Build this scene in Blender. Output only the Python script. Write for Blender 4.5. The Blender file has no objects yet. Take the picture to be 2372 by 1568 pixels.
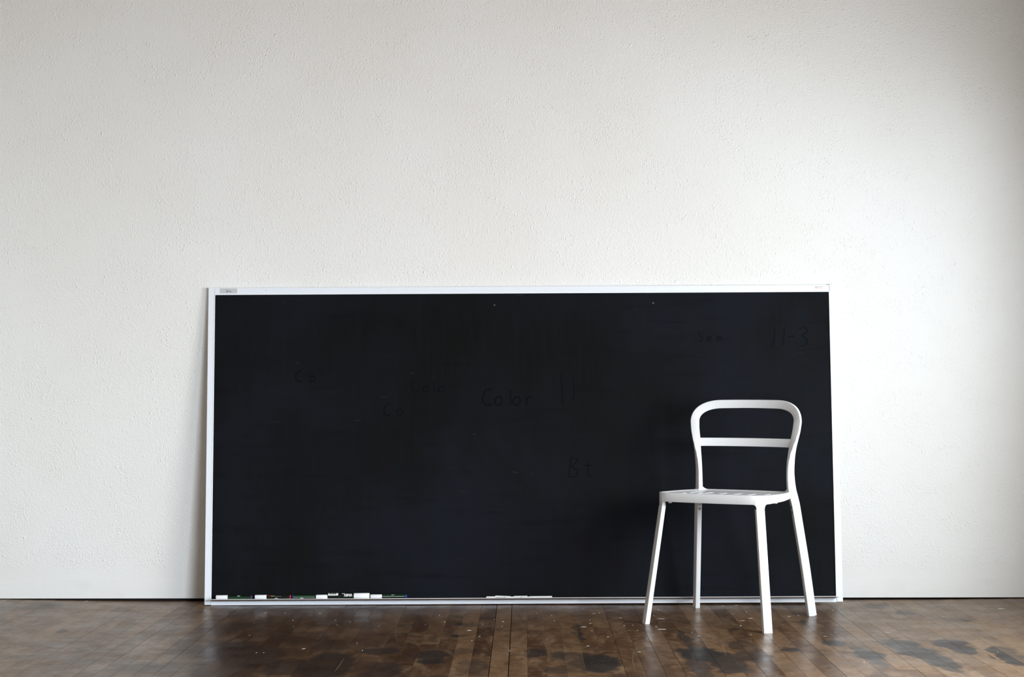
import bpy, bmesh, math, random
from mathutils import Vector, Matrix
random.seed(7)
R = math.radians
sc = bpy.context.scene
C = sc.collection

# ------------------------------------------------------------------ camera
FPX, CX, HY, H, ROLL = 3740.0, 1186.0, 887.0, 0.85, 0.00126
cam = bpy.data.cameras.new('camera'); camo = bpy.data.objects.new('camera', cam); C.objects.link(camo)
camo.location = (0, 0, H); camo.rotation_euler = (math.pi/2, ROLL, 0)
cam.sensor_width = 36; cam.lens = FPX/2372*36; cam.shift_y = 103/2372
cam.clip_start = .05
sc.camera = camo

# ------------------------------------------------------------------ light
sc.view_settings.view_transform = 'Standard'; sc.view_settings.look = 'None'
sc.view_settings.exposure = 0.02; sc.view_settings.gamma = 1; sc.view_settings.use_curve_mapping = False
w = bpy.data.worlds.new('world'); sc.world = w; w.use_nodes = True
w.node_tree.nodes['Background'].inputs[0].default_value = (.75, .86, 1, 1)
w.node_tree.nodes['Background'].inputs[1].default_value = 1.0

def area(name, loc, target, sx, sy, power, col, spread=180):
    l = bpy.data.lights.new(name, 'AREA'); l.shape = 'RECTANGLE'; l.size = sx; l.size_y = sy
    l.energy = power; l.color = col; l.spread = R(spread)
    o = bpy.data.objects.new(name, l); C.objects.link(o)
    o.location = loc
    o.rotation_euler = (Vector(target)-Vector(loc)).to_track_quat('-Z', 'Z').to_euler()
    return o
XR, XL, YN, ZC = 2.32, -2.45, -5.0, 3.6     # right wall, left wall, wall behind the camera, ceiling
YW = 6.322                                  # front of the far wall
# daylight arriving through the two windows of the right wall
area('daylight_far', (XR-.01, 4.625, 1.1), (XR-1, 4.625, 1.1), .85, 1.6, 28, (.74, .88, 1.0))
area('daylight_middle', (XR-.01, 3.7, 1.1), (XR-1, 3.7, 1.1), 1.0, 1.6, 97, (1.0, .985, .93))
area('daylight_near', (XR-.01, .5, 1.0), (-1.0, 6.3, .1), 2.2, 1.5, 25, (.86, .92, 1.0), 60)
# the sky outside the nearer window, seen only below the window head
area('sky_outside', (XR+1.7, -1.4, 1.95), (-2.3, 6.3, .5), 3.2, 1.5, 48, (.60, .84, 1.0), 60)
area('sky_outside_wide', (XR+1.7, -1.4, 1.95), (-2.3, 3.6, 1.0), 3.2, 1.5, 150, (1.0, .965, .88))

# ------------------------------------------------------------------ helpers
def mat(name, col=(.8, .8, .8), rough=.5, metal=0, spec=.5, coat=0):
    m = bpy.data.materials.new(name); m.use_nodes = True
    b = m.node_tree.nodes['Principled BSDF']
    b.inputs['Base Color'].default_value = (*col, 1); b.inputs['Roughness'].default_value = rough
    b.inputs['Metallic'].default_value = metal; b.inputs['Specular IOR Level'].default_value = spec
    b.inputs['Coat Weight'].default_value = coat
    return m
class NT:
    def __init__(s, m): s.t = m.node_tree; s.n = s.t.nodes; s.b = s.n['Principled BSDF']
    def new(s, typ, **kw):
        n = s.n.new(typ)
        for k, v in kw.items(): setattr(n, k, v)
        return n
    def link(s, a, b): s.t.links.new(a, b)
    def math(s, op, a, b=None, c=None, clamp=False):
        n = s.new('ShaderNodeMath', operation=op); n.use_clamp = clamp
        for i, v in enumerate((a, b, c)):
            if v is None: continue
            if isinstance(v, (int, float)): n.inputs[i].default_value = v
            else: s.link(v, n.inputs[i])
        return n.outputs[0]
    def mix(s, f, a, b, mode='MIX'):
        n = s.new('ShaderNodeMix', data_type='RGBA', blend_type=mode)
        for i, v in ((0, f), (6, a), (7, b)):
            if isinstance(v, (int, float)): n.inputs[i].default_value = v
            elif isinstance(v, tuple): n.inputs[i].default_value = (*v, 1)
            else: s.link(v, n.inputs[i])
        return n.outputs[2]
    def coord(s, which='Object', scale=(1, 1, 1), loc=(0, 0, 0)):
        tc = s.new('ShaderNodeTexCoord'); mp = s.new('ShaderNodeMapping')
        mp.inputs['Scale'].default_value = scale; mp.inputs['Location'].default_value = loc
        s.link(tc.outputs[which], mp.inputs[0]); return mp.outputs[0]
    def pos(s, scale=(1, 1, 1), loc=(0, 0, 0)):
        tc = s.new('ShaderNodeNewGeometry'); mp = s.new('ShaderNodeMapping')
        mp.inputs['Scale'].default_value = scale; mp.inputs['Location'].default_value = loc
        s.link(tc.outputs['Position'], mp.inputs[0]); return mp.outputs[0]
    def noise(s, vec, scale, detail=3, rough=.5, dist=0):
        n = s.new('ShaderNodeTexNoise'); n.inputs['Scale'].default_value = scale
        n.inputs['Detail'].default_value = detail; n.inputs['Roughness'].default_value = rough
        n.inputs['Distortion'].default_value = dist; s.link(vec, n.inputs['Vector']); return n.outputs['Fac']
    def ramp(s, f, lo, hi, a=0., b=1.):
        n = s.new('ShaderNodeMapRange', interpolation_type='SMOOTHSTEP')
        s.link(f, n.inputs[0])
        for i, v in enumerate((lo, hi, a, b)): n.inputs[i+1].default_value = v
        return n.outputs[0]
    def bump(s, h, strength, dist):
        n = s.new('ShaderNodeBump'); n.inputs['Strength'].default_value = strength
        n.inputs['Distance'].default_value = dist; s.link(h, n.inputs['Height'])
        s.link(n.outputs[0], s.b.inputs['Normal']); return n

def link_obj(name, me, m, parent=None, mw=None):
    o = bpy.data.objects.new(name, me); C.objects.link(o)
    if m is not None and not me.materials: me.materials.append(m)
    if parent is not None: o.parent = parent
    return o
def mk(name, verts, faces, m, parent=None, smooth=False, bevel=0, seg=2):
    me = bpy.data.meshes.new(name); me.from_pydata([tuple(v) for v in verts], [], faces)
    bm = bmesh.new(); bm.from_mesh(me)
    bmesh.ops.recalc_face_normals(bm, faces=bm.faces[:])
    if bevel:
        bmesh.ops.bevel(bm, geom=bm.edges[:], offset=bevel, segments=seg, affect='EDGES', profile=.5)
    bm.to_mesh(me); bm.free()
    if smooth:
        for p in me.polygons: p.use_smooth = True
    return link_obj(name, me, m, parent)
def smooth_angle(o, ang=35):
    me = o.data
    for p in me.polygons: p.use_smooth = True
    bm = bmesh.new(); bm.from_mesh(me)
    for e in bm.edges:
        if len(e.link_faces) == 2 and e.calc_face_angle(0) > R(ang): e.smooth = False
    bm.to_mesh(me); bm.free()
def boxv(x0, x1, y0, y1, z0, z1):
    v = [(x, y, z) for x in (x0, x1) for y in (y0, y1) for z in (z0, z1)]
    f = [(0, 1, 3, 2), (4, 6, 7, 5), (0, 4, 5, 1), (2, 3, 7, 6), (0, 2, 6, 4), (1, 5, 7, 3)]
    return v, f
def box(name, x0, x1, y0, y1, z0, z1, m, parent=None, bevel=0, seg=2):
    v, f = boxv(x0, x1, y0, y1, z0, z1); return mk(name, v, f, m, parent, bevel=bevel, seg=seg)
def boxes(name, lst, m, parent=None, bevel=0):
    V, F = [], []
    for b in lst:
        v, f = boxv(*b); k = len(V); V += v; F += [tuple(i+k for i in q) for q in f]
    return mk(name, V, F, m, parent, bevel=bevel)
def lathe_x(name, prof, m, parent=None, n=24, cy=0, cz=0, a0=0, a1=2*math.pi, ang=35):
    """profile (x, r) turned about an axis parallel to x"""
    full = abs(a1-a0-2*math.pi) < 1e-6
    V, F = [], []; cols = n if full else n+1
    for x, r in prof:
        for i in range(cols):
            a = a0+(a1-a0)*i/n; V.append((x, cy+r*math.cos(a), cz+r*math.sin(a)))
    for k in range(len(prof)-1):
        for i in range(n):
            j = (i+1) % cols if full else i+1
            F.append((k*cols+i, k*cols+j, (k+1)*cols+j, (k+1)*cols+i))
    if full:
        F.append(tuple(range(cols))); F.append(tuple((len(prof)-1)*cols+i for i in range(cols)))
    o = mk(name, V, F, m, parent); smooth_angle(o, ang); return o
def sweep(name, st, m, parent=None, rad=.0028, ang=30):
    """st: list of (centre, e1, e2, w, t): rounded rectangle skinned along a path"""
    V, F = [], []; n = None
    for c, e1, e2, w_, t_ in st:
        c, e1, e2 = Vector(c), Vector(e1).normalized(), Vector(e2).normalized()
        loop = []
        for sx, sy, a0 in ((1, 1, 0), (-1, 1, 90), (-1, -1, 180), (1, -1, 270)):
            for k in range(4):
                a = R(a0+30*k)
                loop.append((sx*(w_/2-rad)+rad*math.cos(a), sy*(t_/2-rad)+rad*math.sin(a)))
        n = len(loop)
        V += [c+e1*p+e2*q for p, q in loop]
    for k in range(len(st)-1):
        for i in range(n):
            j = (i+1) % n; F.append((k*n+i, k*n+j, (k+1)*n+j, (k+1)*n+i))
    F.append(tuple(range(n))); F.append(tuple((len(st)-1)*n+i for i in range(n)))
    o = mk(name, V, F, m, parent); smooth_angle(o, ang); return o
def catmull(P, n):
    out = []
    for i in range(len(P)-1):
        p0, p1, p2, p3 = P[max(i-1, 0)], P[i], P[i+1], P[min(i+2, len(P)-1)]
        for k in range(n):
            t = k/n
            out.append(tuple(.5*((2*b)+(c-a)*t+(2*a-5*b+4*c-d)*t*t+(-a+3*b-3*c+d)*t**3) for a, b, c, d in zip(p0, p1, p2, p3)))
    out.append(tuple(P[-1])); return out
def interp(tab, x):
    if x <= tab[0][0]: return tab[0][1]
    for (a, u), (b, v) in zip(tab, tab[1:]):
        if x <= b:
            t = (x-a)/(b-a); t = t*t*(3-2*t); return u+(v-u)*t
    return tab[-1][1]
def empty(name, loc, rot=(0, 0, 0)):
    o = bpy.data.objects.new(name, None); C.objects.link(o); o.location = loc; o.rotation_euler = rot
    o.empty_display_size = .1; return o
def tag(o, label, cat, group=None):
    o['label'] = label; o['category'] = cat
    if group: o['group'] = group
    return o
def struct(o): o['kind'] = 'structure'; return o
def floor_z(x): return interp([(-2.06, .0056), (-1.36, -.0022), (-.6, -.001), (0, 0), (1.25, 0), (1.6, .0005), (2.06, .0048)], x)
def ray(px, py):
    dx, dy = px-ROLL*(py-784)-CX, py+ROLL*(px-CX)-HY
    return Vector((dx/FPX, 1, -dy/FPX))
def floor_pt(px, py):
    d = ray(px, py); t = -H/d.z; return Vector((d.x*t, t, 0))

# ------------------------------------------------------------------ materials
M = {}
# wall paint over orange-peel plaster
m = M['wall'] = mat('wall_paint', (.80, .79, .775), .55, spec=.35); t = NT(m)
p = t.pos()
fine = t.noise(p, 150, 4, .6)
def drops(scale, lo, hi, gate_scale, g0, g1):
    v = t.new('ShaderNodeTexVoronoi', feature='F1'); v.inputs['Scale'].default_value = scale
    t.link(t.pos(scale=(1, 1, .8)), v.inputs['Vector'])
    return t.math('MULTIPLY', t.ramp(v.outputs['Distance'], lo, hi, 1, 0), t.ramp(t.noise(p, gate_scale, 3, .6), g0, g1))
hgt = t.math('ADD', t.math('MULTIPLY', drops(120, .10, .42, 14, .35, .62), .8), t.math('MULTIPLY', drops(62, .08, .30, 9, .44, .62), 1.05))
hgt = t.math('ADD', hgt, t.math('MULTIPLY', drops(33, .05, .20, 5, .50, .66), 1.15))
hgt = t.math('ADD', hgt, t.math('MULTIPLY', fine, 1.9))
sep = t.new('ShaderNodeSeparateXYZ'); t.link(t.pos(), sep.inputs[0])
hgt = t.math('MULTIPLY', hgt, t.ramp(sep.outputs[2], .085, .15))
t.bump(hgt, 1.0, .0010)
tone = t.noise(t.pos(), 1.6, 4, .55)
t.link(t.mix(t.ramp(tone, .35, .7), (.80, .783, .760), (.825, .815, .805)), t.b.inputs['Base Color'])
m = M['baseboard'] = mat('baseboard_paint', (.80, .79, .78), .45, spec=.4); t = NT(m)
t.bump(t.noise(t.pos(scale=(3, 3, 60)), 4, 3, .6), .25, .0008)
t.link(t.mix(t.ramp(t.noise(t.pos(), 6, 4, .6), .45, .75), (.81, .80, .785), (.77, .76, .745)), t.b.inputs['Base Color'])
M['sidewall'] = mat('side_wall_paint', (.58, .53, .46), .6)
M['ceiling'] = mat('ceiling_paint', (.24, .165, .10), .8)
M['subfloor'] = mat('subfloor', (.012, .009, .007), .9)
M['alu'] = mat('white_painted_aluminium', (.80, .83, .89), .38, spec=.5)
M['bead'] = mat('bright_frame_edge', (.88, .92, .96), .22, spec=.6)
M['tray'] = mat('tray_aluminium', (.80, .80, .81), .3, metal=0, spec=.6)
M['strip'] = mat('brown_edge_strip', (.085, .055, .045), .4)
M['plug'] = mat('grey_plastic', (.45, .45, .45), .5)
M['white'] = mat('white_chair_enamel', (.745, .76, .785), .34, spec=.5)
M['cap'] = mat('white_marker_cap', (.86, .87, .90), .35)
M['black'] = mat('black_plastic', (.006, .007, .006), .25)
M['green'] = mat('green_print', (.008, .05, .018), .3)
M['dkgreen'] = mat('dark_green_print', (.008, .016, .009), .3)
M['blue'] = mat('blue_plastic', (.02, .05, .25), .35)
M['purple'] = mat('purple_plastic', (.08, .02, .14), .35)
M['red'] = mat('red_plastic', (.45, .02, .05), .35)
M['yellow'] = mat('yellow_print', (.45, .35, .03), .4)
M['labelw'] = mat('white_label', (.85, .85, .85), .5)
M['ink'] = mat('black_ink', (.02, .02, .02), .6)
M['greyink'] = mat('grey_ink', (.28, .30, .34), .6)
M['pinkink'] = mat('red_ink', (.62, .12, .16), .6)
M['tape'] = mat('clear_tape', (.55, .56, .57), .3)
M['tapeink'] = mat('tape_ink', (.16, .16, .155), .5)
M['steel'] = mat('steel_bolt', (.5, .5, .5), .3, metal=1)
M['hole'] = mat('bolt_recess', (.01, .01, .01), .9)
M['brass'] = mat('screw_ring', (.10, .085, .055), .5)
M['chalk'] = mat('chalk', (.82, .82, .82), .9, spec=.1)
M['fleck'] = mat('paint_fleck', (.5, .5, .49), .7)
M['straw'] = mat('yellow_fleck', (.22, .175, .115), .6)
# chalkboard slate
m = M['slate'] = mat('chalkboard_surface', (.01, .011, .015), .6, spec=.03); t = NT(m)
p = t.coord('Object')
n1 = t.noise(p, 1.7, 5, .55, .4); n2 = t.noise(t.coord('Object', (22, 1, 1.4)), 3, 4, .6)
n3 = t.noise(t.coord('Object', (1, 1, 9), (3, 1, 2)), 3.2, 5, .65)
base = t.mix(t.ramp(n1, .34, .66), (.0058, .0066, .0066), (.0086, .0100, .0142))
base = t.mix(t.math('MULTIPLY', t.ramp(n2, .45, .75), .22), base, (.0110, .0130, .0190))
base = t.mix(t.math('MULTIPLY', t.ramp(n3, .52, .72), .45), base, (.0042, .0050, .0062))
base = t.mix(t.math('MULTIPLY', t.ramp(t.noise(t.coord('Object', (1, 1, 1), (9, 2, 5)), 2.6, 4, .6), .6, .75), .5), base, (.0120, .0065, .0060))
# eraser streaks
st = t.noise(t.coord('Object', (2.2, 1, 55), (1, 0, 7)), 4, 2, .5)
sg = t.math('MULTIPLY', t.ramp(st, .70, .80), t.ramp(t.noise(p, 3.3, 2), .5, .65))
base = t.mix(t.math('MULTIPLY', sg, .5), base, (.045, .05, .05))
t.link(base, t.b.inputs['Base Color'])
M['ghost'] = mat('erased_chalk_trace', (.0034, .0040, .0060), .6, spec=.03)
M['scratch'] = mat('board_scratch', (.020, .022, .023), .7, spec=.1)

# floor boards: worn maple strip with black stains of their own
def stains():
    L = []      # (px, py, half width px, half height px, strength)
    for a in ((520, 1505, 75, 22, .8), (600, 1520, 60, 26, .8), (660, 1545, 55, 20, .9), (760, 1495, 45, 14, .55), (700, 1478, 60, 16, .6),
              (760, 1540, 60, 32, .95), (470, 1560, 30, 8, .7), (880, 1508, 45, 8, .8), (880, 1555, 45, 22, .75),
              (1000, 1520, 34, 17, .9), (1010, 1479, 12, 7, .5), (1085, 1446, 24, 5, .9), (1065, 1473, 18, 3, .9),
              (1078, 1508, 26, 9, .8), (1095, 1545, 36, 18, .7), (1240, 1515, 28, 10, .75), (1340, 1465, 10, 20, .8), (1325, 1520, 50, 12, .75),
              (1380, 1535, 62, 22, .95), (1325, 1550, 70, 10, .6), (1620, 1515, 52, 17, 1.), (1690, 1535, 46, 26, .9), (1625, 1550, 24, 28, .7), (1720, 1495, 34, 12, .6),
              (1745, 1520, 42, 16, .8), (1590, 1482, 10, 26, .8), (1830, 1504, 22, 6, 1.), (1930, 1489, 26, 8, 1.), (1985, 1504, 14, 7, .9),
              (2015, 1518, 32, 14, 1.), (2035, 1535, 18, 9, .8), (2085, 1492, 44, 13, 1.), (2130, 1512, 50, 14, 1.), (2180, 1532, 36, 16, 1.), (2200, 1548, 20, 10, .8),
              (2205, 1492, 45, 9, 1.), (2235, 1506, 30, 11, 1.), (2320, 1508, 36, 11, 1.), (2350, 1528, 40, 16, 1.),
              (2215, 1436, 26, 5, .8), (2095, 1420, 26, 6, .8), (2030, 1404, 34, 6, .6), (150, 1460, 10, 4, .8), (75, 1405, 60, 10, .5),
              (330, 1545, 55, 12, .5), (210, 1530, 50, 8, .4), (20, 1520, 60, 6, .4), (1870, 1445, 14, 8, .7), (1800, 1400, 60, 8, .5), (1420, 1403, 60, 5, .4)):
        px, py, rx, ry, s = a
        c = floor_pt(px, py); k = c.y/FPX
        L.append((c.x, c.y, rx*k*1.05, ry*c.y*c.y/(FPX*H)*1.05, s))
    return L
m = M['plank'] = mat('worn_maple_plank', (.1, .07, .05), .3, spec=.23); t = NT(m)
oi = t.new('ShaderNodeObjectInfo'); rnd = oi.outputs['Random']
pp = t.pos()
nx = t.new('ShaderNodeTexNoise'); nx.inputs['Scale'].default_value = 11; nx.inputs['Detail'].default_value = 5; nx.inputs['Roughness'].default_value = .62
comb = t.new('ShaderNodeCombineXYZ'); t.link(t.math('MULTIPLY', rnd, 7), comb.inputs[2])
va = t.new('ShaderNodeVectorMath', operation='ADD'); t.link(pp, va.inputs[0]); t.link(comb.outputs[0], va.inputs[1])
t.link(va.outputs[0], nx.inputs['Vector'])
vs = t.new('ShaderNodeVectorMath', operation='SUBTRACT'); t.link(nx.outputs['Color'], vs.inputs[0]); vs.inputs[1].default_value = (.5, .5, .5)
vm = t.new('ShaderNodeVectorMath', operation='MULTIPLY'); t.link(vs.outputs[0], vm.inputs[0]); vm.inputs[1].default_value = (.10, .17, 0)
warp = t.new('ShaderNodeVectorMath', operation='ADD'); t.link(pp, warp.inputs[0]); t.link(vm.outputs[0], warp.inputs[1])
acc = None
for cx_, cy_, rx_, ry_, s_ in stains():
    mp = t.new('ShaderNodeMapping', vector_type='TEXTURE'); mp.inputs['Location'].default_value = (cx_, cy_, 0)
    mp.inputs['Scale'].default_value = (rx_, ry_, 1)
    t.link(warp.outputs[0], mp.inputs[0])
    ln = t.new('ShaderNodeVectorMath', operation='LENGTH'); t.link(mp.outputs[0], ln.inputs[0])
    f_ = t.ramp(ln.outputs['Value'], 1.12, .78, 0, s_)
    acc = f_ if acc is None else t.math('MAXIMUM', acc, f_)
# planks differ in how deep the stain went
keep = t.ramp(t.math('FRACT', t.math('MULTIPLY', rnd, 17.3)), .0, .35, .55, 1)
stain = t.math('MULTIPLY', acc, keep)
big = t.noise(pp, .9, 3, .5)
grain = t.noise(t.pos(scale=(26, 5, 1)), 3, 5, .65)
bst = t.new('ShaderNodeVectorMath', operation='MULTIPLY'); t.link(va.outputs[0], bst.inputs[0]); bst.inputs[1].default_value = (1.15, .42, 1)
blot = t.noise(bst.outputs[0], 9, 6, .66, .5)
c0 = t.mix(rnd, (.072, .034, .015), (.190, .106, .052))
hv = t.math('FRACT', t.math('MULTIPLY', rnd, 5.7))
c0 = t.mix(t.ramp(hv, .78, .9), c0, (.060, .026, .011))
c0 = t.mix(t.ramp(blot, .42, .72), c0, (.225, .138, .078))
c0 = t.mix(t.math('MULTIPLY', t.ramp(blot, .48, .30), .5), c0, (.052, .021, .008))
c0 = t.mix(t.math('MULTIPLY', t.ramp(grain, .45, .75), .4), c0, (.055, .036, .024))
wsep = t.new('ShaderNodeSeparateXYZ'); t.link(pp, wsep.inputs[0])
# scratched boards towards both wall ends, white wall's reflection painted in as paler colour
side = t.math('ADD', t.math('MULTIPLY', t.ramp(wsep.outputs[0], -.95, -1.35), .55), t.ramp(wsep.outputs[0], .85, 1.5))
side = t.math('MULTIPLY', side, t.ramp(t.math('ADD', big, t.math('MULTIPLY', rnd, .15)), .25, .6))
c0 = t.mix(t.math('MULTIPLY', side, t.ramp(hv, 0, 1, .25, .62)), c0, (.27, .183, .112))
mott = t.noise(va.outputs[0], 38, 6, .72, .5)
c0 = t.mix(t.math('MULTIPLY', t.ramp(mott, .50, .68), .55), c0, (.050, .030, .018))
c0 = t.mix(t.math('MULTIPLY', t.ramp(mott, .46, .32), .40), c0, (.30, .20, .125))
scr = t.noise(t.pos(scale=(2.5, 40, 1)), 3, 4, .7)
c0 = t.mix(t.math('MULTIPLY', t.ramp(scr, .58, .72), .35), c0, (.040, .027, .018))
dirt = t.ramp(t.noise(t.pos(scale=(1, 1, 1), loc=(3, 1, 0)), 5, 6, .65, .8), .56, .70)
c0 = t.mix(t.math('MULTIPLY', dirt, .55), c0, (.045, .036, .032))
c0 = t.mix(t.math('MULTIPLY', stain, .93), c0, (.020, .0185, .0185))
spk = t.new('ShaderNodeTexVoronoi', feature='F1'); spk.inputs['Scale'].default_value = 34; t.link(pp, spk.inputs['Vector'])
spf = t.math('MULTIPLY', t.ramp(spk.outputs['Distance'], .085, .05), t.ramp(t.noise(pp, 3.1, 2), .52, .6))
c0 = t.mix(t.math('MULTIPLY', spf, .7), c0, (.5, .5, .48))
# darker brown band left of the middle of the wall
dark_band = t.math('MULTIPLY', t.ramp(wsep.outputs[0], -1.25, -.95), t.ramp(wsep.outputs[0], -.10, -.55))
c0 = t.mix(t.math('MULTIPLY', dark_band, t.ramp(t.noise(pp, 4, 4, .6), .3, .6, .25, .75)), c0, (.038, .017, .008))
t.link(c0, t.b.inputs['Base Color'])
rr = t.ramp(t.noise(pp, 7, 5, .65), .3, .7, .26, .40)
rr = t.math('ADD', rr, t.math('MULTIPLY', side, .08))
t.link(rr, t.b.inputs['Roughness'])
cup = t.noise(t.pos(scale=(7, 1.2, 1)), 3, 3, .5)
t.bump(t.math('ADD', t.math('MULTIPLY', cup, 1.0), t.math('MULTIPLY', grain, .12)), .5, .0012)

# ------------------------------------------------------------------ room shell
# wall_far with its lower edge a finger above the floor
o = struct(box('wall_far', XL-.1, XR+.1, YW, YW+.14, .0092, ZC, M['wall']))
o = struct(box('baseboard_far', XL, XR, YW-.0003, YW+.02, .0084, .082, M['baseboard']))
struct(box('wall_left', XL-.14, XL, YN-.14, YW+.14, -.05, ZC, M['sidewall']))
def pierced(name, fixed0, fixed1, lo, hi, holes, z0, z1, m, axis):
    L, cur = [], lo
    for a, b, s, h in holes:
        L.append((cur, a, -.05, ZC)); L.append((a, b, -.05, s)); L.append((a, b, h, ZC)); cur = b
    L.append((cur, hi, -.05, ZC))
    bl = [((fixed0, fixed1, a, b, s, h) if axis == 'x' else (a, b, fixed0, fixed1, s, h)) for a, b, s, h in L]
    return struct(boxes(name, bl, m))
WR = [(-.9, 1.9, .25, 1.78), (3.1, 5.1, .25, 1.95)]
pierced('wall_right', XR, XR+.14, YN-.14, YW+.14, WR, 0, ZC, M['sidewall'], 'x')
struct(box('wall_near', XL-.14, XR+.14, YN-.14, YN, -.05, ZC, M['sidewall']))
struct(box('ceiling', XL-.14, XR+.14, YN-.14, YW+.14, ZC, ZC+.1, M['ceiling']))
for i, (a, b, z0, z1) in enumerate(WR):
    mid = (a+b)/2
    struct(boxes('window_%d' % (i+1), [(XR+.06, XR+.1, u0, u1, q0, q1) for u0, u1, q0, q1 in ((a, a+.05, z0, z1), (b-.05, b, z0, z1), (a, b, z0, z0+.05), (a, b, z1-.05, z1), (mid-.02, mid+.02, z0, z1))], M['alu']))
struct(box('light_block_1', XL-.14, XR+.14, YW+.05, YW+.14, -.06, .03, M['subfloor']))  # unseen dark bar added behind the wall to stop light leaking through the gap

# floor: subfloor with every plank near the wall as its own board
floor = struct(box('floor', XL, XR, YN, YW+.14, -.06, -.024, M['subfloor']))
PW = .0576; SL = 29/3740.
def plank_mesh(name, x0, x1, y0, y1, parent, dz=0):
    def P(x, y, z): return (x+SL*(y-6.137), y, z+floor_z(x)+dz)
    c = .00035
    V = [P(x0, y0, -.018), P(x1, y0, -.018), P(x1, y1, -.018), P(x0, y1, -.018),
         P(x0, y0, -c), P(x1, y0, -c), P(x1, y1, -c), P(x0, y1, -c),
         P(x0+c, y0+c, 0), P(x1-c, y0+c, 0), P(x1-c, y1-c, 0), P(x0+c, y1-c, 0)]
    F = [(0, 3, 2, 1), (0, 1, 5, 4), (1, 2, 6, 5), (2, 3, 7, 6), (3, 0, 4, 7), (4, 5, 9, 8), (5, 6, 10, 9), (6, 7, 11, 10), (7, 4, 8, 11), (8, 9, 10, 11)]
    return V, F
joints = {0: [5.55], -1: [5.45], 1: [5.62], 3: [5.17], 4: [5.62]}
restV, restF = [], []
YF, YE = 4.35, YW+.004
rp = random.Random(11)
npl = 0
for k in range(-41, 39):
    gx = .0558+k*PW
    gap = rp.choice((.00002, .00004, .0001, .0002, .0005)) if k not in (-1, -2, -3, 5, 7, -8, -12) else .0009
    if k in (-1, -2): gap = .0019
    cuts = list(joints.get(k, []))
    if not cuts and rp.random() < .55: cuts.append(rp.uniform(YF+.25, YE-.2))
    if rp.random() < .15 and (not cuts or cuts[0] < 5.2): cuts.append(rp.uniform(5.7, 6.1))
    ys = [YF]+sorted(cuts)+[YE+rp.uniform(-.003, .002)]
    for a, b in zip(ys, ys[1:]):
        V, F = plank_mesh('plank', gx+gap, gx+PW-gap*.3, a+.0003, b-.0003, floor, rp.uniform(-.0003, .0003))
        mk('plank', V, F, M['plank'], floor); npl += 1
def rest(x0k, x1k, ya, yb):
    for k in range(x0k, x1k):
        gx = .0558+k*PW; y = ya-rp.uniform(0, .8); 
        while y < yb:
            e = min(y+rp.uniform(.8, 1.8), yb)
            V, F = plank_mesh('', gx+.0004, gx+PW-.0003, max(y, ya)+.0003, e-.0003, None)
            n = len(restV); restV.extend(V); restF.extend(tuple(i+n for i in q) for q in F); y = e
rest(-44, -41, YN, YE); rest(-41, 39, YN, YF)
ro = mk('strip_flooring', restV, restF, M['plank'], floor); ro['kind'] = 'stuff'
# flecks of dried paint and chips lying on the boards
FL = [(474, 1413, 4, 2), (615, 1419, 5, 1.2), (660, 1419, 4, 1.2), (741, 1420, 5, 1.4), (678, 1436, 3, 1.5), (680, 1451, 2, 1), (578, 1471, 2.2, 1.6), (611, 1511, 3, 1.2),
      (594, 1511, 3, 1.2), (777, 1436, 2, 1.5), (781, 1447, 2, 2), (703, 1502, 8, 1.6), (811, 1440, 3, 1.5), (877, 1449, 3, 1.5), (827, 1489, 2.2, 2), (839, 1506, 2.5, 2),
      (1018, 1425, 4, 1), (1030, 1441, 4, 1.4), (985, 1447, 2, 1), (1087, 1460, 9, 2), (1111, 1474, 4, 1.8), (1093, 1484, 3, 2), (1118, 1446, 3, 2), (1165, 1440, 8, 2), (1163, 1451, 3, 1.5), (1180, 1507, 3, 2),
      (1145, 1435, 2, 1), (1376, 1421, 7, 1.2), (1388, 1419.5, 5, 1), (1350, 1411, 3, 1), (1278, 1426, 3, 1), (1284, 1438, 2.5, 1.5), (1244, 1420, 2, 1), (1437, 1431, 7, 1), (1366, 1436, 4, 1), (1367, 1444, 5, 1.2),
      (1352, 1452, 12, 2.5), (1371, 1461, 3, 1.8), (1446, 1449, 4, 1.4), (1408, 1475, 5, 1.2), (1361, 1496, 9, 1.2), (1477, 1460, 4, 1.3), (1466, 1448, 3, 1.2), (1480, 1510, 8, 2), (1525, 1412, 6, 1.2),
      (1514, 1426, 3, 2), (1530, 1433.5, 14, 1.6), (1535, 1457.5, 22, 2.6), (1519, 1452, 8, 1), (1706, 1402, 8, 2.2), (1733, 1408, 6, 1.6), (1675, 1403, 5, 1.2), (1729, 1417.5, 4, 1), (1698, 1423, 4, 1.4),
      (1738, 1432, 9, 2.4), (1716, 1449, 6, 2), (1722, 1438, 12, 1), (1828, 1428, 10, 1.6), (1849, 1425.5, 4, 1.2), (1810, 1406, 2, 2), (1739, 1470, 4, 1.2), (1929, 1413, 7, 1.6), (1943, 1411.6, 4, 1.2),
      (1975, 1414, 3, 1), (1934, 1465, 3, 1.5), (1911, 1474, 6, 1.3), (1996, 1403, 3, 2), (2065, 1403, 6, 1.4), (2147, 1403, 2, 2), (2053, 1464.6, 8, 1.6), (2060, 1465, 7, 1.4), (2025, 1471, 3, 1.8),
      (1618, 1473, 7, 1.6), (1603, 1466, 3, 1), (2070, 1423, 6, 1.2), (2318, 1411.5, 16, 2.5), (2184, 1429, 6, .8), (200, 1393, 7, 1.4), (10, 1394, 5, 1.2), (930, 1395.3, 0, 0), (2153, 1511, 3, 1), (2002, 1534, 5, 1.4), (2312, 1511, 3, 1)]
V, F = [], []
rf = random.Random(5)
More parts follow.
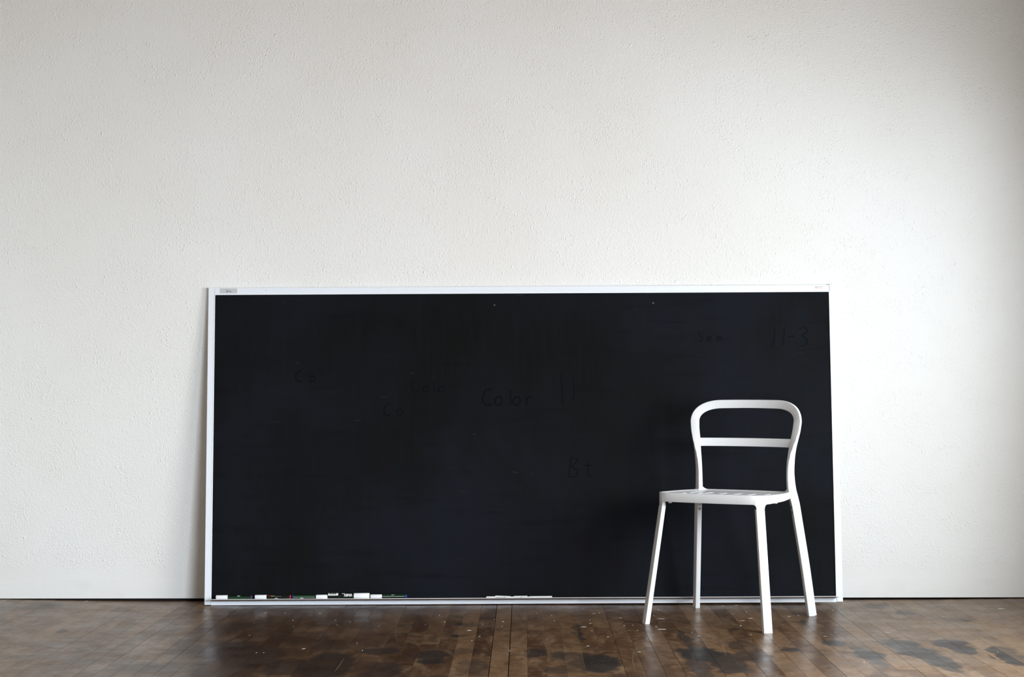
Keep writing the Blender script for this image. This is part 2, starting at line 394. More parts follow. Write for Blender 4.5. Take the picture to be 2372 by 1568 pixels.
for px, py, hw, hh in FL:
    if hw == 0: continue
    c = floor_pt(px, py); k = c.y/FPX; rx, ry = hw*k*.62, hh*c.y*c.y/(FPX*H)*.38
    n = len(V); q = 9; z0 = floor_z(c.x)+.0002
    for zz in (z0, z0+.0006):
        for i in range(q):
            a = 2*math.pi*i/q; s = rf.uniform(.3, 1.2) if zz == z0 else None
            if zz == z0: V.append((c.x+rx*math.cos(a)*s, c.y+ry*math.sin(a)*s, zz))
            else: b = V[n+i]; V.append((c.x+(b[0]-c.x)*.8, c.y+(b[1]-c.y)*.8, zz))
    F.append(tuple(n+q+i for i in range(q)))
    for i in range(q): F.append((n+i, n+(i+1) % q, n+q+(i+1) % q, n+q+i))
o = mk('paint_fleck', V, F, M['fleck'], floor); o['kind'] = 'stuff'
# thin curved scratches worn into the varnish
def ribbon(pts, wd, z, m, name, parent):
    V, F = [], []
    P = [Vector((x, y, 0)) for x, y in pts]
    for i, a in enumerate(P):
        d = (P[min(i+1, len(P)-1)]-P[max(i-1, 0)]).normalized(); n_ = Vector((-d.y, d.x, 0))
        w_ = wd*(.25+.75*math.sin(math.pi*(i+.3)/(len(P)-.4)))
        for s in (-1, 1): V.append(a+n_*s*w_*.5+Vector((0, 0, z+floor_z(a.x))))
    for i in range(len(P)-1): F.append((2*i, 2*i+1, 2*i+3, 2*i+2))
    return V, F
SV, SF = [], []
for pts, wd in (([(923, 1420), (920, 1438), (917, 1455), (917, 1470), (921, 1488)], .0013), ([(921, 1464), (935, 1463), (944, 1464.5), (945, 1469)], .0013), ([(874, 1448), (880, 1440), (884, 1437)], .0012),
                ([(1382, 1482.5), (1410, 1475), (1440, 1465), (1455, 1459)], .0012), ([(1470, 1500), (1466, 1520), (1467, 1540), (1474, 1556)], .0011), ([(1276, 1459), (1274, 1464), (1278, 1471)], .0012),
                ([(1557, 1416), (1545, 1424), (1536, 1431)], .0012), ([(1851, 1425), (1835, 1438), (1820, 1445), (1812, 1451), (1813, 1460)], .0014), ([(1830, 1483), (1825, 1493), (1820, 1498)], .0014),
                ([(1642, 1465), (1650, 1477), (1656, 1488)], .0013), ([(1674, 1480), (1676, 1500), (1682, 1520)], .0013), ([(1660, 1505), (1661, 1495), (1668, 1502)], .0011), ([(1090, 1475), (1115, 1469), (1132, 1461)], .001),
                ([(746, 1470), (738, 1477), (733, 1482)], .0012), ([(797, 1524), (785, 1543), (775, 1555)], .0014), ([(598, 1430), (594, 1434)], .002), ([(590, 1439), (587, 1446)], .002), ([(668, 1428), (680, 1431)], .003), ([(1268, 1500), (1270, 1520), (1269, 1535)], .001)):
    w3 = [floor_pt(*q) for q in pts]; fine_ = catmull([(a.x, a.y) for a in w3], 5)
    V, F = ribbon(fine_, wd, .0005, None, '', None); n = len(SV); SV += V; SF += [tuple(i+n for i in q) for q in F]
o = mk('floor_scratch', SV, SF, M['straw'], floor); o['kind'] = 'stuff'

# ------------------------------------------------------------------ chalkboard leaning on the wall
BL, BR = Vector((-1.18002, 6.18684, .0009)), Vector((1.26733, 6.18601, .01037))
TL = Vector((-1.18470, 6.30427, 1.22345))
bx = (BR-BL).normalized(); bz = (TL-BL); bz = (bz-bx*bz.dot(bx)).normalized(); by = bz.cross(bx)
BM = Matrix((bx, by, bz)).transposed()
W, HH = 2.4474, 1.2282
board = empty('chalkboard', BL, BM.to_euler())
tag(board, 'large wide black chalkboard in a white frame leaning against the wall', 'chalkboard')
BMI = BM.inverted()
def bpt(px, py, yl=0):
    """point of the board plane (local y = yl) seen at a pixel"""
    d = ray(px, py); o_ = Vector((0, 0, H)); n_ = by
    tt = (BL+by*yl-o_).dot(n_)/d.dot(n_); return BMI @ (o_+d*tt-BL)
SW = .0235
box('board_surface', .012, W-.012, .0035, .010, .0130, HH-.010, M['slate'], board)
box('backing', .010, W-.010, .0102, .0172, .010, HH-.012, M['sidewall'], board)
for x0 in (0, W-SW):
    o = box('frame_stile', x0, x0+SW, 0, .0172, 0, HH+(.0018 if x0 else 0), M['alu'], board, bevel=.0012)
    xa = x0+SW-.0004 if x0 == 0 else x0-.0028
    box('frame_bead', xa, xa+.0032, -.0012, .0034, .022, HH-.026, M['bead'], o, bevel=.0006)
o = box('frame_rail', SW+.0008, W-SW-.0008, 0, .0168, HH-.0262, HH-.001, M['alu'], board, bevel=.0012)
box('frame_bead', SW+.001, W-SW-.001, -.0012, .0034, HH-.0290, HH-.0255, M['bead'], o, bevel=.0006)
bot = box('frame_rail', SW+.0012, W-SW-.0012, -.0006, .0168, -.0016, .0142, M['alu'], board, bevel=.001)
# chalk tray
prof = [(.003, .0178), (-.0375, .0178), (-.0390, .0186), (-.0396, .0205), (-.0412, .0212), (-.0415, .0222), (-.0408, .0231), (-.0390, .0233), (-.0372, .0226), (-.0360, .0212), (.003, .0212)]
V, F = [], []
for x in (SW+.003, W-SW-.004):
    V += [(x, a, b) for a, b in prof]
n = len(prof)
for i in range(n): F.append((i, (i+1) % n, n+(i+1) % n, n+i))
F += [tuple(range(n)), tuple(n+i for i in range(n))]
tray = mk('chalk_tray', V, F, M['tray'], board); smooth_angle(tray, 50)
o = box('edge_strip', SW+.010, W-SW-.013, -.0410, -.0385, .0172, .0209, M['strip'], tray, bevel=.0006); o['label'] = 'dull brown strip under the lip of the chalk tray'
for x0, x1 in ((SW+.0005, SW+.009), (W-SW-.012, W-SW-.001)):
    V, F = [], []
    for x in (x0, x1): V += [(x, a*1.04-.0004, .0205+(b-.0205)*1.3) for a, b in prof]
    for i in range(n): F.append((i, (i+1) % n, n+(i+1) % n, n+i))
    F += [tuple(range(n)), tuple(n+i for i in range(n))]
    o = mk('tray_end_cap', V, F, M['cap'] if x0 > 1 else M['plug'], tray); smooth_angle(o, 50)
# small print and marks on the frame
def patch(name, px0, py0, px1, py1, m, parent, y=-.0002, th=.0006):
    a, b = bpt(px0, py0), bpt(px1, py1); x0, x1 = sorted((a.x, b.x)); z0, z1 = sorted((a.z, b.z))
    return box(name, x0, x1, y-th, y+.0002, z0, z1, m, parent)
tp = patch('tape_strip', 510, 668.3, 549.5, 679.3, M['tape'], board)
tp['label'] = 'strip of clear grey tape on the top rail'
V, F = [], []
for pa, pb in (((524, 677.6), (531.5, 673.6)), ((531.5, 673.6), (536.5, 677))):
    a, b = bpt(*pa), bpt(*pb); d = (b-a).normalized(); nn = Vector((-d.z, 0, d.x))*.0011; k = len(V)
    for yy in (-.0011, -.0006):
        for q in (a-nn, b-nn, b+nn, a+nn): V.append((q.x, yy, q.z))
    F += [tuple(k+i for i in f) for f in ((0, 1, 2, 3), (4, 7, 6, 5), (0, 4, 5, 1), (1, 5, 6, 2), (2, 6, 7, 3), (3, 7, 4, 0))]
mk('chevron_mark', V, F, M['tapeink'], tp)
patch('printed_emblem', 524.2, 671.6, 527.6, 674.4, M['greyink'], tp, -.0008)
lg = patch('maker_sticker', 1887.5, 661.5, 1907, 671, M['labelw'], board); lg['label'] = 'tiny sticker with red emblem and two lines of grey print'
c = bpt(1890.6, 665.6)
V, F = [], []
for i in range(16):
    a = 2*math.pi*i/16
    for r_ in (.0019, .0034):
        for yy in (-.0013, -.0008): V.append((c.x+r_*math.cos(a), yy, c.z+r_*math.sin(a)*1.1))
for i in range(16):
    j = (i+1) % 16
    F += [(4*i, 4*i+2, 4*j+2, 4*j), (4*i+2, 4*i+3, 4*j+3, 4*j+2), (4*i, 4*j, 4*j+1, 4*i+1), (4*i+1, 4*j+1, 4*j+3, 4*i+3)]
mk('red_emblem', V, F, M['pinkink'], lg)
L = []
def rect(px0, py0, px1, py1, y0=-.0013, y1=-.0008):
    a, b = bpt(px0, py0), bpt(px1, py1); return (min(a.x, b.x), max(a.x, b.x), y0, y1, min(a.z, b.z), max(a.z, b.z))
for i, x in enumerate((1894.2, 1896, 1897.8, 1899.6, 1901.6, 1903.4, 1905)): L.append(rect(x, 663.7, x+1.1, 665.2+(.6 if i == 1 else 0)))
boxes('lettering', L, M['greyink'], lg)
boxes('lettering', [rect(x, 667, x+2.2, 667.5) for x in (1894.5, 1897.4, 1900.4, 1902.8)]+[rect(x, 669, x+3.4, 669.4) for x in (1890.5, 1894.8, 1899, 1903)], M['pinkink'], lg)
# dark nick in the bottom rail
a, b = bpt(1137.5, 1399.8), bpt(1141.5, 1395.8)
mk('scuff_mark', [(a.x, -.0012, a.z), (a.x+.0016, -.0012, a.z+.0005), (b.x, -.0012, b.z), (a.x, -.0005, a.z), (a.x+.0016, -.0005, a.z+.0005), (b.x, -.0005, b.z)],
   [(0, 1, 2), (3, 5, 4), (0, 3, 4, 1), (1, 4, 5, 2), (2, 5, 3, 0)], M['ink'], bot)
for (px, py) in ((616.5, 671.3), (1243, 1398), (1327, 1397.8)): patch('scuff_mark', px-.9, py-.6, px+.9, py+.6, M['greyink'], board, -.0008, .0004)
# screws showing through the slate near the top
def ring(px, py, r0, r1, m):
    c = bpt(px, py, .0035); V, F = [], []
    for i in range(14):
        a = 2*math.pi*i/14
        for r_ in (r0, r1):
            for yy in (.0024, .0034): V.append((c.x+r_*math.cos(a), yy, c.z+r_*math.sin(a)))
    for i in range(14):
        j = (i+1) % 14
        F += [(4*i, 4*i+2, 4*j+2, 4*j), (4*i+2, 4*i+3, 4*j+3, 4*j+2), (4*i, 4*j, 4*j+1, 4*i+1), (4*i+1, 4*j+1, 4*j+3, 4*i+3)]
    return mk('screw_ring', V, F, m, board)
ring(1208.8, 684.4, .0033, .0048, M['scratch']); ring(1145.6, 706.6, .0018, .0034, M['brass']); ring(1513, 701.9, .0017, .0036, M['brass']); ring(1499.5, 682, .0018, .0032, M['scratch'])
# traces of erased handwriting
def strokes(lst, wd, m, name, lab=None):
    V, F = [], []
    for pts in lst:
        P = [bpt(x, y, .0035) for x, y in pts]
        P = [Vector(q) for q in catmull([tuple(q) for q in P], 5)]
        for i, a in enumerate(P):
            d = (P[min(i+1, len(P)-1)]-P[max(i-1, 0)]).normalized(); nn = Vector((-d.z, 0, d.x))*wd/2
            for q in (a-nn, a+nn): V.append((q.x, .00325, q.z))
            if i: k = len(V)-4; F.append((k, k+1, k+3, k+2))
    o = mk(name, V, F, m, board)
    if lab: o['label'] = lab
    return o
def letter(ch, x, y, h):
    """x, y: left and foot in pixels, h: height of a capital"""
    G = {'C': [[(.62, .95), (.3, 1.), (.05, .6), (.05, .25), (.3, 0), (.65, .08)]],
         'o': [[(.3, .55), (.05, .35), (.1, .05), (.32, 0), (.5, .2), (.45, .48), (.3, .55)]],
         'l': [[(.1, 1.), (.1, .5), (.12, 0)]], 'r': [[(.05, .5), (.08, .25), (.08, 0)], [(.08, .35), (.2, .5), (.38, .5)]],
         'S': [[(.6, .9), (.3, 1.), (.05, .8), (.5, .45), (.5, .1), (.2, 0), (0, .12)]], 'e': [[(.05, .28), (.45, .32), (.35, .55), (.1, .5), (.05, .15), (.25, 0), (.5, .08)]],
         'm': [[(.05, .5), (.06, 0)], [(.06, .4), (.2, .55), (.28, .3), (.28, 0)], [(.28, .4), (.45, .55), (.52, .3), (.54, 0)]],
         'n': [[(.05, .5), (.06, 0)], [(.06, .4), (.25, .55), (.34, .3), (.36, 0)]], 'a': [[(.45, .5), (.2, .55), (.05, .25), (.2, 0), (.42, .2), (.46, .5), (.5, 0)]],
         '1': [[(.2, 1.), (.18, .5), (.1, 0)]], '3': [[(.05, .9), (.35, 1.), (.5, .8), (.25, .55), (.5, .35), (.4, .05), (.05, 0)]], '-': [[(.0, .5), (.35, .52)]],
         'B': [[(.02, 0), (.1, .5), (.15, 1.), (.3, .99), (.5, .85), (.2, .52), (.5, .35), (.4, .0), (.02, 0)]], 't': [[(.2, .9), (.18, .3), (.3, 0), (.4, .05)], [(.02, .58), (.4, .6)]]}
    return [[(x+a*h, y-b*h) for a, b in s] for s in G[ch]]
def word(s, x, y, h, gaps, wd=.0045, m='ghost'):
    for ch, g in zip(s, gaps): strokes(letter(ch, x+g, y, h), wd, M[m], 'erased_letter', 'faint smeared trace of the chalked character %s' % ch)

word('Co', 684, 884, 24, (0, 33-.5), .0048)
word('Co', 889, 962, 26, (0, 30), .0048)
word('Color', 1117, 938, 36, (0, 28, 62, 70, 100), .0055)
word('Colo', 953, 908, 26, (0, 26, 50, 62), .0040)
word('Sem', 1616, 790, 20, (0, 22, 44), .0034)
word('11-3', 1786, 802, 44, (0, 22, 38, 62), .0040)
word('Bt', 1316, 1104, 44, (0, 38), .0040)
for q_ in ([(1299, 866), (1302, 900), (1303, 935)], [(1327, 868), (1330, 905), (1328, 930)]): strokes([q_], .004, M['ghost'], 'erased_writing')
# chalky scratches left by the eraser
SC = [((822, 974), (834, 973.2)), ((882, 920), (894, 919)), ((684, 840), (694, 841)), ((948, 865), (960, 864)), ((1095, 1006), (1104, 1006.5)), ((1186, 1093), (1200, 1094)), ((1230, 1097), (1238, 1097)),
      ((652, 704), (658, 697)), ((1671, 850), (1674, 850)), ((1030, 1369), (1032, 1367)), ((1430.5, 1124), (1431.5, 1126)), ((1904, 1363), (1908, 1364)), ((1926, 1370), (1928, 1376)), ((1365, 820), (1366, 822)), ((1402, 820), (1403, 822)), ((1092, 759), (1094, 762)), ((1197, 684), (1206, 682.5))]
for p_, q_ in SC: strokes([[p_, q_]], .0020, M['scratch'], 'chalk_scratch')

# ------------------------------------------------------------------ things lying in the chalk tray
TZ = .0213
def on_board(local): return BL+BM @ Vector(local)
def tray_empty(name, x, y, z, rz=0):
    o = empty(name, on_board((x, y, z)))
    o.rotation_euler = (BM @ Matrix.Rotation(rz, 3, 'Z')).to_euler(); return o
def wrap(name, x0, x1, r, a0, a1, m, parent, th=.0003, n=8):
    """a printed label bent round the barrel, angles measured from up (0) towards the viewer (90)"""
    V, F = [], []
    for x in (x0, x1):
        for rr_ in (r, r+th):
            for i in range(n+1):
                a = R(a0+(a1-a0)*i/n); V.append((x, -rr_*math.sin(a), r0c+rr_*math.cos(a)))
    q = n+1
    for i in range(n):
        F += [(q+i, q+i+1, 3*q+i+1, 3*q+i), (i, 2*q+i, 2*q+i+1, i+1), (i, i+1, q+i+1, q+i), (2*q+i, 3*q+i, 3*q+i+1, 2*q+i+1)]
    F += [(0, q, 3*q, 2*q), (n, 2*q+n, 3*q+n, q+n)]
    o = mk(name, V, F, m, parent); smooth_angle(o, 40); return o
r0c = 0
def marker(px0, px1, pxc, rc, rb, label, yl, end, stripe, extra=None, cap_left=True):
    """px0..px1 whole marker, pxc where the cap ends"""
    global r0c
    a, b, c = (bpt(q, 1383, yl).x for q in (px0, px1, pxc))
    r0c = rc
    e = tray_empty('dry_erase_marker', a, yl, TZ)
    tag(e, label, 'marker', 'dry erase markers in the chalk tray')
    Lt = b-a; cl = c-a
    if not cap_left: cl = b-c
    def X(u): return u if cap_left else Lt-u
    cap = lathe_x('cap', [(X(0), rc*.86), (X(.0006), rc*.95), (X(.0016), rc), (X(cl-.0008), rc*.985), (X(cl), rc*.96)], M['cap'], e, 28, 0, rc)
    lathe_x('barrel', [(X(cl-.002), rb), (X(Lt-.006), rb), (X(Lt-.005), rb*.97)], M['black'], e, 28, 0, rc)
    lathe_x('end_plug', [(X(Lt-.0052), rb*.98), (X(Lt-.0022), rb*.98), (X(Lt-.0012), rb*.8), (X(Lt), rb*.72)], M[end], e, 24, 0, rc)
    s0, s1, mm = stripe
    xs = sorted((X(cl+.0005), X(Lt-.0056)))
    wrap('stripe', xs[0], xs[1], rb+.0001, s0, s1, M[mm], e, .0002)
    return e, X, cl, Lt, rb
sm = 'white capped marker, '
e, X, cl, Lt, rb = marker(500.7, 584.8, 527.9, .0082, .0074, sm+'green barrel and purple end, nearest the left frame of the board', -.020, 'purple', (78, 140, 'green'))
wrap('printed_mark', cl+.037, cl+.048, rb+.0004, 47, 59, M['labelw'], e)
e, X, cl, Lt, rb = marker(590.7, 674.6, 617.9, .0084, .0074, sm+'black barrel with rainbow squiggle and red end', -.020, 'red', (100, 130, 'dkgreen'))
wrap('printed_squiggle', cl+.004, cl+.020, rb+.0004, 40, 54, M['red'], e); wrap('printed_squiggle', cl+.018, cl+.030, rb+.0005, 48, 58, M['yellow'], e)
for k in range(9): wrap('lettering', cl+.017+k*.0045, cl+.0195+k*.0045, rb+.0004, 66, 76, M['greyink'], e)
wrap('printed_mark', cl+.032, cl+.043, rb+.0004, 116, 130, M['labelw'], e)
e, X, cl, Lt, rb = marker(677, 758.9, 732.8, .0082, .0074, sm+'blue end at its left, cap touching the thick marker', -.023, 'blue', (38, 93, 'green'), cap_left=False)
wrap('printed_line', .006, Lt-cl-.004, rb+.0004, 96, 101, M['labelw'], e); wrap('printed_mark', .032, .043, rb+.0004, 116, 130, M['labelw'], e)
e, X, cl, Lt, rb = marker(760.3, 855.9, 820, .0110, .0107, 'thick black marker with a barcode label, bold white print and wide white cap', -.021, 'black', (90, 135, 'dkgreen'), cap_left=False)
u = lambda px: bpt(px, 1383, -.021).x-bpt(760.3, 1383, -.021).x
lab = wrap('barcode_label', u(760.8), u(784), rb+.0004, -7, 78, M['labelw'], e)
x = u(763.4)
for k in range(15):
    wd_ = random.choice((.0006, .0009, .0016)); wrap('bar', x, x+wd_, rb+.0008, 14, 58, M['ink'], lab, n=4); x += wd_+random.choice((.0006, .0009, .0012))
wrap('printed_mark', u(792.5), u(798.6), rb+.0004, 30, 42, M['labelw'], e)
# bold block letters too worn to read
GL = [[(0, 1, 0, 1)], [(0, .3, 0, 1), (.3, 1, .7, 1), (.6, 1, 0, .45)], [(0, .35, 0, 1), (.6, 1, 0, 1), (.35, .6, .75, 1), (.35, .6, 0, .2)], [(0, 1, .72, 1), (0, .35, .3, 1), (.5, 1, 0, .55)], [(0, .3, 0, 1), (.45, .8, .3, 1), (.8, 1, 0, .4)]]
for k in range(4):
    x0 = u(798+k*4.75); wl = (u(802)-u(798))*.98
    for a, b, c_, d_ in GL[k+1]:
        wrap('lettering', x0+wl*a, x0+wl*b, rb+.0004, 44+(1-d_)*54, 44+(1-c_)*54, M['labelw'], e, n=5)
e, X, cl, Lt, rb = marker(858.3, 942.7, 885, .0082, .0074, sm+'dark green barrel and blue end, rightmost of the markers', -.020, 'blue', (38, 88, 'green'))
wrap('printed_line', cl+.002, Lt-.008, rb+.0004, 91, 96, M['labelw'], e); wrap('printed_mark', cl+.036, cl+.047, rb+.0004, 36, 46, M['labelw'], e)
# sticks of white chalk
def chalk(px0, px1, r_, yl, z, rz, ry, label, facet=14):
    a, b = bpt(px0, 1384, yl).x, bpt(px1, 1384, yl).x; Lc = b-a
    e = lathe_x('chalk_stick', [(-Lc/2, r_*.72), (-Lc/2+.0008, r_*.93), (-Lc/2+.003, r_), (Lc/2-.003, r_*.97), (Lc/2-.0006, r_*.9), (Lc/2, r_*.7)], M['chalk'], None, facet)
    e.location = on_board(((a+b)/2, yl, z)); e.rotation_euler = (BM @ Matrix.Rotation(rz, 3, 'Z') @ Matrix.Rotation(ry, 3, 'Y')).to_euler()
    return tag(e, label, 'chalk', 'white chalk sticks in the tray')
chalk(1126.5, 1150, .0035, -.028, TZ+.0036, 0, 0, 'short white chalk stick at the left end of the little chalk heap')
chalk(1147, 1183, .0038, -.018, TZ+.0048, R(-3), R(2.2), 'white chalk stick lying slightly tilted, raised end near the left of the heap')
chalk(1171, 1194, .0030, -.029, TZ+.0031, R(5), 0, 'stubby white chalk piece low in the front of the heap')
chalk(1190, 1222, .0037, -.019, TZ+.0045, R(2), R(-.6), 'mid-sized white chalk stick at the middle of the heap')
chalk(1209, 1229, .0028, -.030, TZ+.0029, R(-4), 0, 'thin white chalk stub in front, just left of the longest stick')
chalk(1226, 1279, .0036, -.027, TZ+.0037, R(.6), R(-.4), 'longest white chalk stick, at the right end of the heap')

# ------------------------------------------------------------------ chair
chair = empty('metal_chair', (.7835, 5.798, 0), (0, 0, -R(29.14)))
tag(chair, 'white painted metal cafe chair with open rounded back standing before the chalkboard', 'chair')
def Ztop(b): return .4628-(b+.2)*.0215
ZB = .4310
half = [(0, -.2225), (.05, -.2215), (.10, -.2185), (.142, -.2145), (.168, -.2085), (.188, -.1960), (.1995, -.176), (.2040, -.150), (.2055, -.105), (.2052, -.055), (.2020, -.005), (.1955, .042), (.1872, .085), (.1815, .118), (.170, .143), (.138, .158), (.09, .165), (.045, .169), (0, .170)]
hp = catmull(half, 10)
out = [(-a, b) for a, b in hp[::-1]][:-1]+hp[:-1]       # closed loop starting at the back
N = len(out)
S = [0]
for i in range(N): S.append(S[-1]+math.dist(out[i], out[(i+1) % N]))
tot = S[-1]
def resample(k):
    res = []; j = 0
    for i in range(k):
        s = tot*i/k
        while S[j+1] < s: j += 1
        tt = (s-S[j])/(S[j+1]-S[j]); a, b = out[j], out[(j+1) % N]
        res.append((a[0]+(b[0]-a[0])*tt, a[1]+(b[1]-a[1])*tt))
    return res
K = 560; ol = resample(K); ds = tot/K
def near(pt): return min(range(K), key=lambda i: math.dist(ol[i], pt))
legs_i = [near((.188, -.196)), near((-.188, -.196))]
def dist_leg(i): return min(min(abs(i-l), K-abs(i-l))*ds for l in legs_i)
HWL, FR_ = .0155, .0145
prof_n = 10
V, F = [], []
for i in range(K):
    p0, p1, p2 = ol[i-1], ol[i], ol[(i+1) % K]
    d = Vector((p2[0]-p0[0], p2[1]-p0[1])).normalized(); n_ = Vector((-d.y, d.x))     # inwards for this winding?
    if n_.dot(Vector(p1)) > 0: n_ = -n_
    dl = dist_leg(i); zb = ZB; tk = .0055
    if dl < HWL: zb = ZB-.0165; tk = .0150
    elif dl < HWL+FR_:
        q = (dl-HWL)/FR_; zb = ZB-.0165+ (.0165)*math.sqrt(max(0, 1-(1-q)**2)); tk = .0150-(.0150-.0055)*min(1, q*1.6)
    zt = Ztop(p1[1])
    r_ = .0013
    # outer face down, round the bottom, inner face up, rim flange
    pr = [(.0175, zt-.0048), (.0105, zt-.0024), (.0058, zt-.0003), (.0030, zt), (r_*.4, zt-r_*.5), (0, zt-r_*1.6), (0, zb+r_), (r_*.6, zb+r_*.1), (r_*1.6, zb), (tk, zb), (tk+.0004, zb+.004), (.0055, ZB+.006) if zb < ZB-.0001 else (.0056, zb+.006), (.0075, zt-.0085), (.0175, zt-.0080)]
    V += [(p1[0]+n_.x*a, p1[1]+n_.y*a, b) for a, b in pr]
q = len(pr)
for i in range(K):
    j = (i+1) % K
    for k in range(q): F.append((i*q+k, j*q+k, j*q+(k+1) % q, i*q+(k+1) % q))
o = mk('seat_frame', V, F, M['white'], chair); smooth_angle(o, 42)
# slotted seat panel, dished
slots = (-.140, -.083, -.028, .028, .083, .140)
xs = sorted(set([round(-.2+.008*i, 4) for i in range(51)]+[round(s+e_, 4) for s in slots for e_ in (-.0065, .0065)]))
ysl = sorted(set([round(-.218+.008*i, 4) for i in range(50)]+[-.132, -.060, -.030, .052]))
def inside(x, y, ins=.0125):
    c_ = False
    for i in range(0, K, 4):
        (x1, y1), (x2, y2) = ol[i], ol[(i+4) % K]
        if (y1 > y) != (y2 > y) and x < (x2-x1)*(y-y1)/(y2-y1)+x1: c_ = not c_
    return c_ and min(math.dist(ol[i], (x, y)) for i in range(0, K, 2)) > ins
def dish(x, y):
    rr_ = max(0, 1-(x/.2)**2)*max(0, 1-((y+.03)/.19)**2)
    return Ztop(y)-.0036-.0042*min(1, rr_*1.3)
idx, V, F = {}, [], []
def vid(x, y):
    if (x, y) not in idx: idx[(x, y)] = len(V); V.append((x, y, dish(x, y)))
    return idx[(x, y)]
for a, b in zip(xs, xs[1:]):
    for c_, d_ in zip(ysl, ysl[1:]):
        mx, my = (a+b)/2, (c_+d_)/2
        if not inside(mx, my): continue
        if any(abs(mx-s) < .0065 for s in slots) and (-.132 < my < -.060 or -.030 < my < .052): continue
        F.append((vid(a, c_), vid(b, c_), vid(b, d_), vid(a, d_)))
o = mk('seat_panel', V, F, M['white'], chair, smooth=True)
bm = bmesh.new(); bm.from_mesh(o.data)
for f_ in bm.faces:
    if f_.normal.z < 0: f_.normal_flip()
bm.to_mesh(o.data); bm.free()
md = o.modifiers.new('thickness', 'SOLIDIFY'); md.thickness = .0035; md.offset = -1
# small lugs under the seat panel
for hx, by_ in ((-.148, -.198), (.191, -.055), (-.185, .03), (.10, .150)):
    box('seat_lug', hx-.0045, hx+.0045, by_-.0045, by_+.0045, ZB-.0050, ZB+.004, M['white'], chair, bevel=.0008)
# front legs: flat plates set across the corners
for s in (1, -1):
    dg = Vector((s*.7071, -.7071, 0)); tg = Vector((s*.7071, .7071, 0))
    a, b = Vector((s*.1818, -.1898, .4150)), Vector((s*.2258, -.2350, 0))
    st = []
    for i in range(7):
        tt = i/6; c_ = a.lerp(b, tt); st.append((c_, tg, dg, .0315, .0150+.0025*tt))
    c_ = a.copy(); sweep('leg', st, M['white'], chair, .0016)
# back hoop flowing into the rear legs
tab = [(0, .2268, .2275), (.0188, .2249, .2243), (.102, .2178, .2115), (.1844, .2105, .1980), (.2671, .2024, .1825), (.3494, .1941, .1665), (.4045, .1885, .1560), (.4352, .1838, .1490), (.4658, .1795, .1425), (.4962, .1778, .1382), (.5264, .1774, .1362), (.5567, .1787, .1358), (.5868, .1815, .1366), (.6169, .1858, .1392), (.647, .1912, .1434), (.677, .1968, .1475), (.7073, .1998, .1516)]
wT = [(0, .018), (.43, .018), (.466, .0165), (.526, .0155), (.557, .0165), (.587, .0195), (.617, .0245), (.647, .0290), (.677, .0310), (.707, .0320), (.80, .0305)]
tT = [(0, .032), (.43, .032), (.466, .0300), (.497, .0280), (.526, .0262), (.557, .0250), (.587, .0215), (.617, .0165), (.647, .0128), (.677, .0108), (.707, .0100), (.80, .0100)]
bT = [(0, 42), (.40, 43), (.466, 47), (.526, 48), (.557, 46), (.587, 42), (.617, 34), (.647, 27), (.677, 22), (.707, 20), (.80, 20)]
def frames(path, betas):
    st = []
    for i, (c_, be, w_, t_) in enumerate(path):
        T = (path[min(i+1, len(path)-1)][0]-path[max(i-1, 0)][0]).normalized()
        Nn = be; e1 = T.cross(Nn).normalized(); e2 = e1.cross(T).normalized()
        st.append((c_, e1, e2, w_, t_))
    return st
def side_path(s, z0, z1):
    P = []
    for z_, h_, b_ in catmull(tab, 4):
        if z0-1e-6 <= z_ <= z1+1e-6:
            be = R(interp(bT, z_)); P.append((Vector((s*h_, b_, z_)), Vector((-s*math.sin(be), -math.cos(be), 0)), interp(wT, z_), interp(tT, z_)))
    return P
SAG = .045
def corner(s):
    P = []
    p0, p1, p2, p3 = (.1998, .7073), (.2005, .7440), (.170, .7700), (.105, .7704)
    for i in range(1, 15):
        tt = i/14; h_, z_ = (sum(c_*v[k] for c_, v in zip(((1-tt)**3, 3*(1-tt)**2*tt, 3*(1-tt)*tt*tt, tt**3), (p0, p1, p2, p3))) for k in (0, 1))
        P.append((h_, z_))
    P += [(.105*(1-k/6), .7704+.0010*math.sin(math.pi/2*k/6)) for k in range(1, 7)]
    res = []
    for h_, z_ in P:
        b_ = .1516+(z_-.7073)*.13+SAG*(1-(min(h_, .1998)/.1998)**2)
        be = math.atan(2*SAG*h_/.1998**2)*.95
        res.append((Vector((s*h_, b_, z_)), Vector((-s*math.sin(be), -math.cos(be), 0)), .0305+(.0015*h_/.2), .010))
    return res
ZS = .4352
lt = side_path(-1, ZS, 1)+corner(-1); rt = side_path(1, ZS, 1)+corner(1)
hoop = lt+rt[::-1][1:]
sweep('back_hoop', frames(hoop, None), M['white'], chair, .0022, 38)
rear = {}
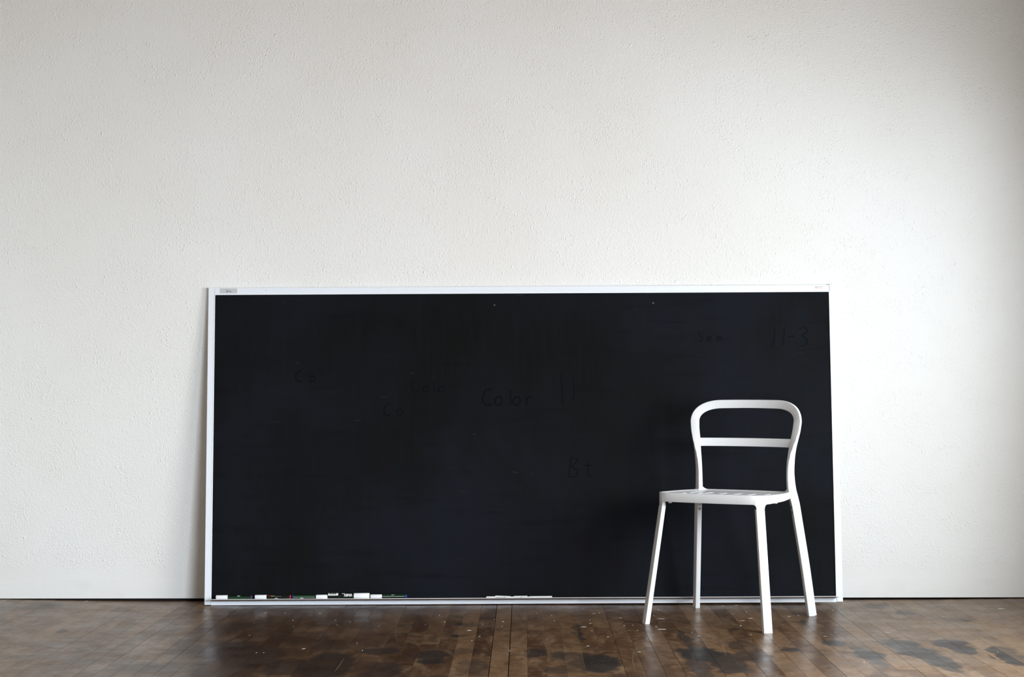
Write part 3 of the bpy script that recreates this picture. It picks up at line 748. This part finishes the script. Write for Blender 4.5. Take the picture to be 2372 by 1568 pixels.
for s in (1, -1):
    P = side_path(s, 0, ZS)
    # the last ring sits exactly in the plane of the hoop's first ring
    st = frames(P, None); hs = frames(hoop, None)[0 if s == -1 else -1]
    if s == 1: hs = (hs[0], hs[1]*-1, hs[2], hs[3], hs[4])
    rear[s] = sweep('leg', st, M['white'], chair, .0022, 38)
    # two hex bolts on the inner face
    for zz in (.4020, .3840):
        i = min(range(len(st)), key=lambda k: abs(st[k][0].z-zz)); c_, e1, e2, w_, t_ = st[i]
        c_ = Vector(c_); a_ = st[max(i-1, 0)][0]; b_ = st[min(i+1, len(st)-1)][0]; c_ = a_+(b_-a_)*((zz-a_.z)/(b_.z-a_.z))
        nrm = Vector(e2); 
        if nrm.dot(Vector((-s, -1, 0))) < 0: nrm = -nrm
        bo = lathe_x('bolt', [(0, .0048), (.0012, .0048), (.0018, .0040), (.0018, .0024), (.0007, .0022)], M['steel'], rear[s], 16)
        bo.matrix_local = Matrix.Translation(c_+nrm*(t_/2-.0004)) @ nrm.to_track_quat('X', 'Z').to_matrix().to_4x4()
        hx_ = lathe_x('hex_recess', [(.0006, .0022), (.0010, .0022)], M['hole'], bo, 6)
        wr = lathe_x('dark_rim', [(0, .0058), (.0006, .0056)], M['hole'], bo, 16)
# cross bar
st = []
for i in range(-12, 13):
    x = i/12*.1815; st.append((Vector((x, .1428+.041*(1-(x/.186)**2), .6303)), (0, 0, 1), Vector((-math.sin(math.atan(2*.041*x/.186**2)), -1*math.cos(math.atan(2*.041*x/.186**2)), 0)), .0305, .0085))
sweep('back_rail', st, M['white'], chair, .0015, 38)
# rounded webs where the hoop meets the rear of the seat
for s in (1, -1):
    V, F = [], []; r_ = .030; pts = [(0, 0)]
    for i in range(9):
        a = R(90*i/8); pts.append((r_*(1-math.sin(a)), r_*(1-math.cos(a))))
    pts = [(-.006, -.012), (r_+.001, -.012)]+[(r_*(1-math.cos(R(90*i/8))), r_*(1-math.sin(R(90*i/8)))) for i in range(8, -1, -1)]+[(-.006, r_)]
    base_ = Vector((s*.1700, .1350, .4548)); dr = Vector((-s*.80, .60, 0)).normalized(); nr = Vector((-s*.6, -.8, 0)).normalized()
    for dd in (-.0105, .0015):
        for a, b in pts: V.append(base_+dr*a+nr*dd*(1-.3*max(a, 0)/r_)+Vector((0, 0, b)))
    n = len(pts); F = [tuple(range(n)), tuple(n+i for i in range(n))]+[(i, (i+1) % n, n+(i+1) % n, n+i) for i in range(n)]
    o = mk('corner_web', V, F, M['white'], chair); smooth_angle(o, 30)
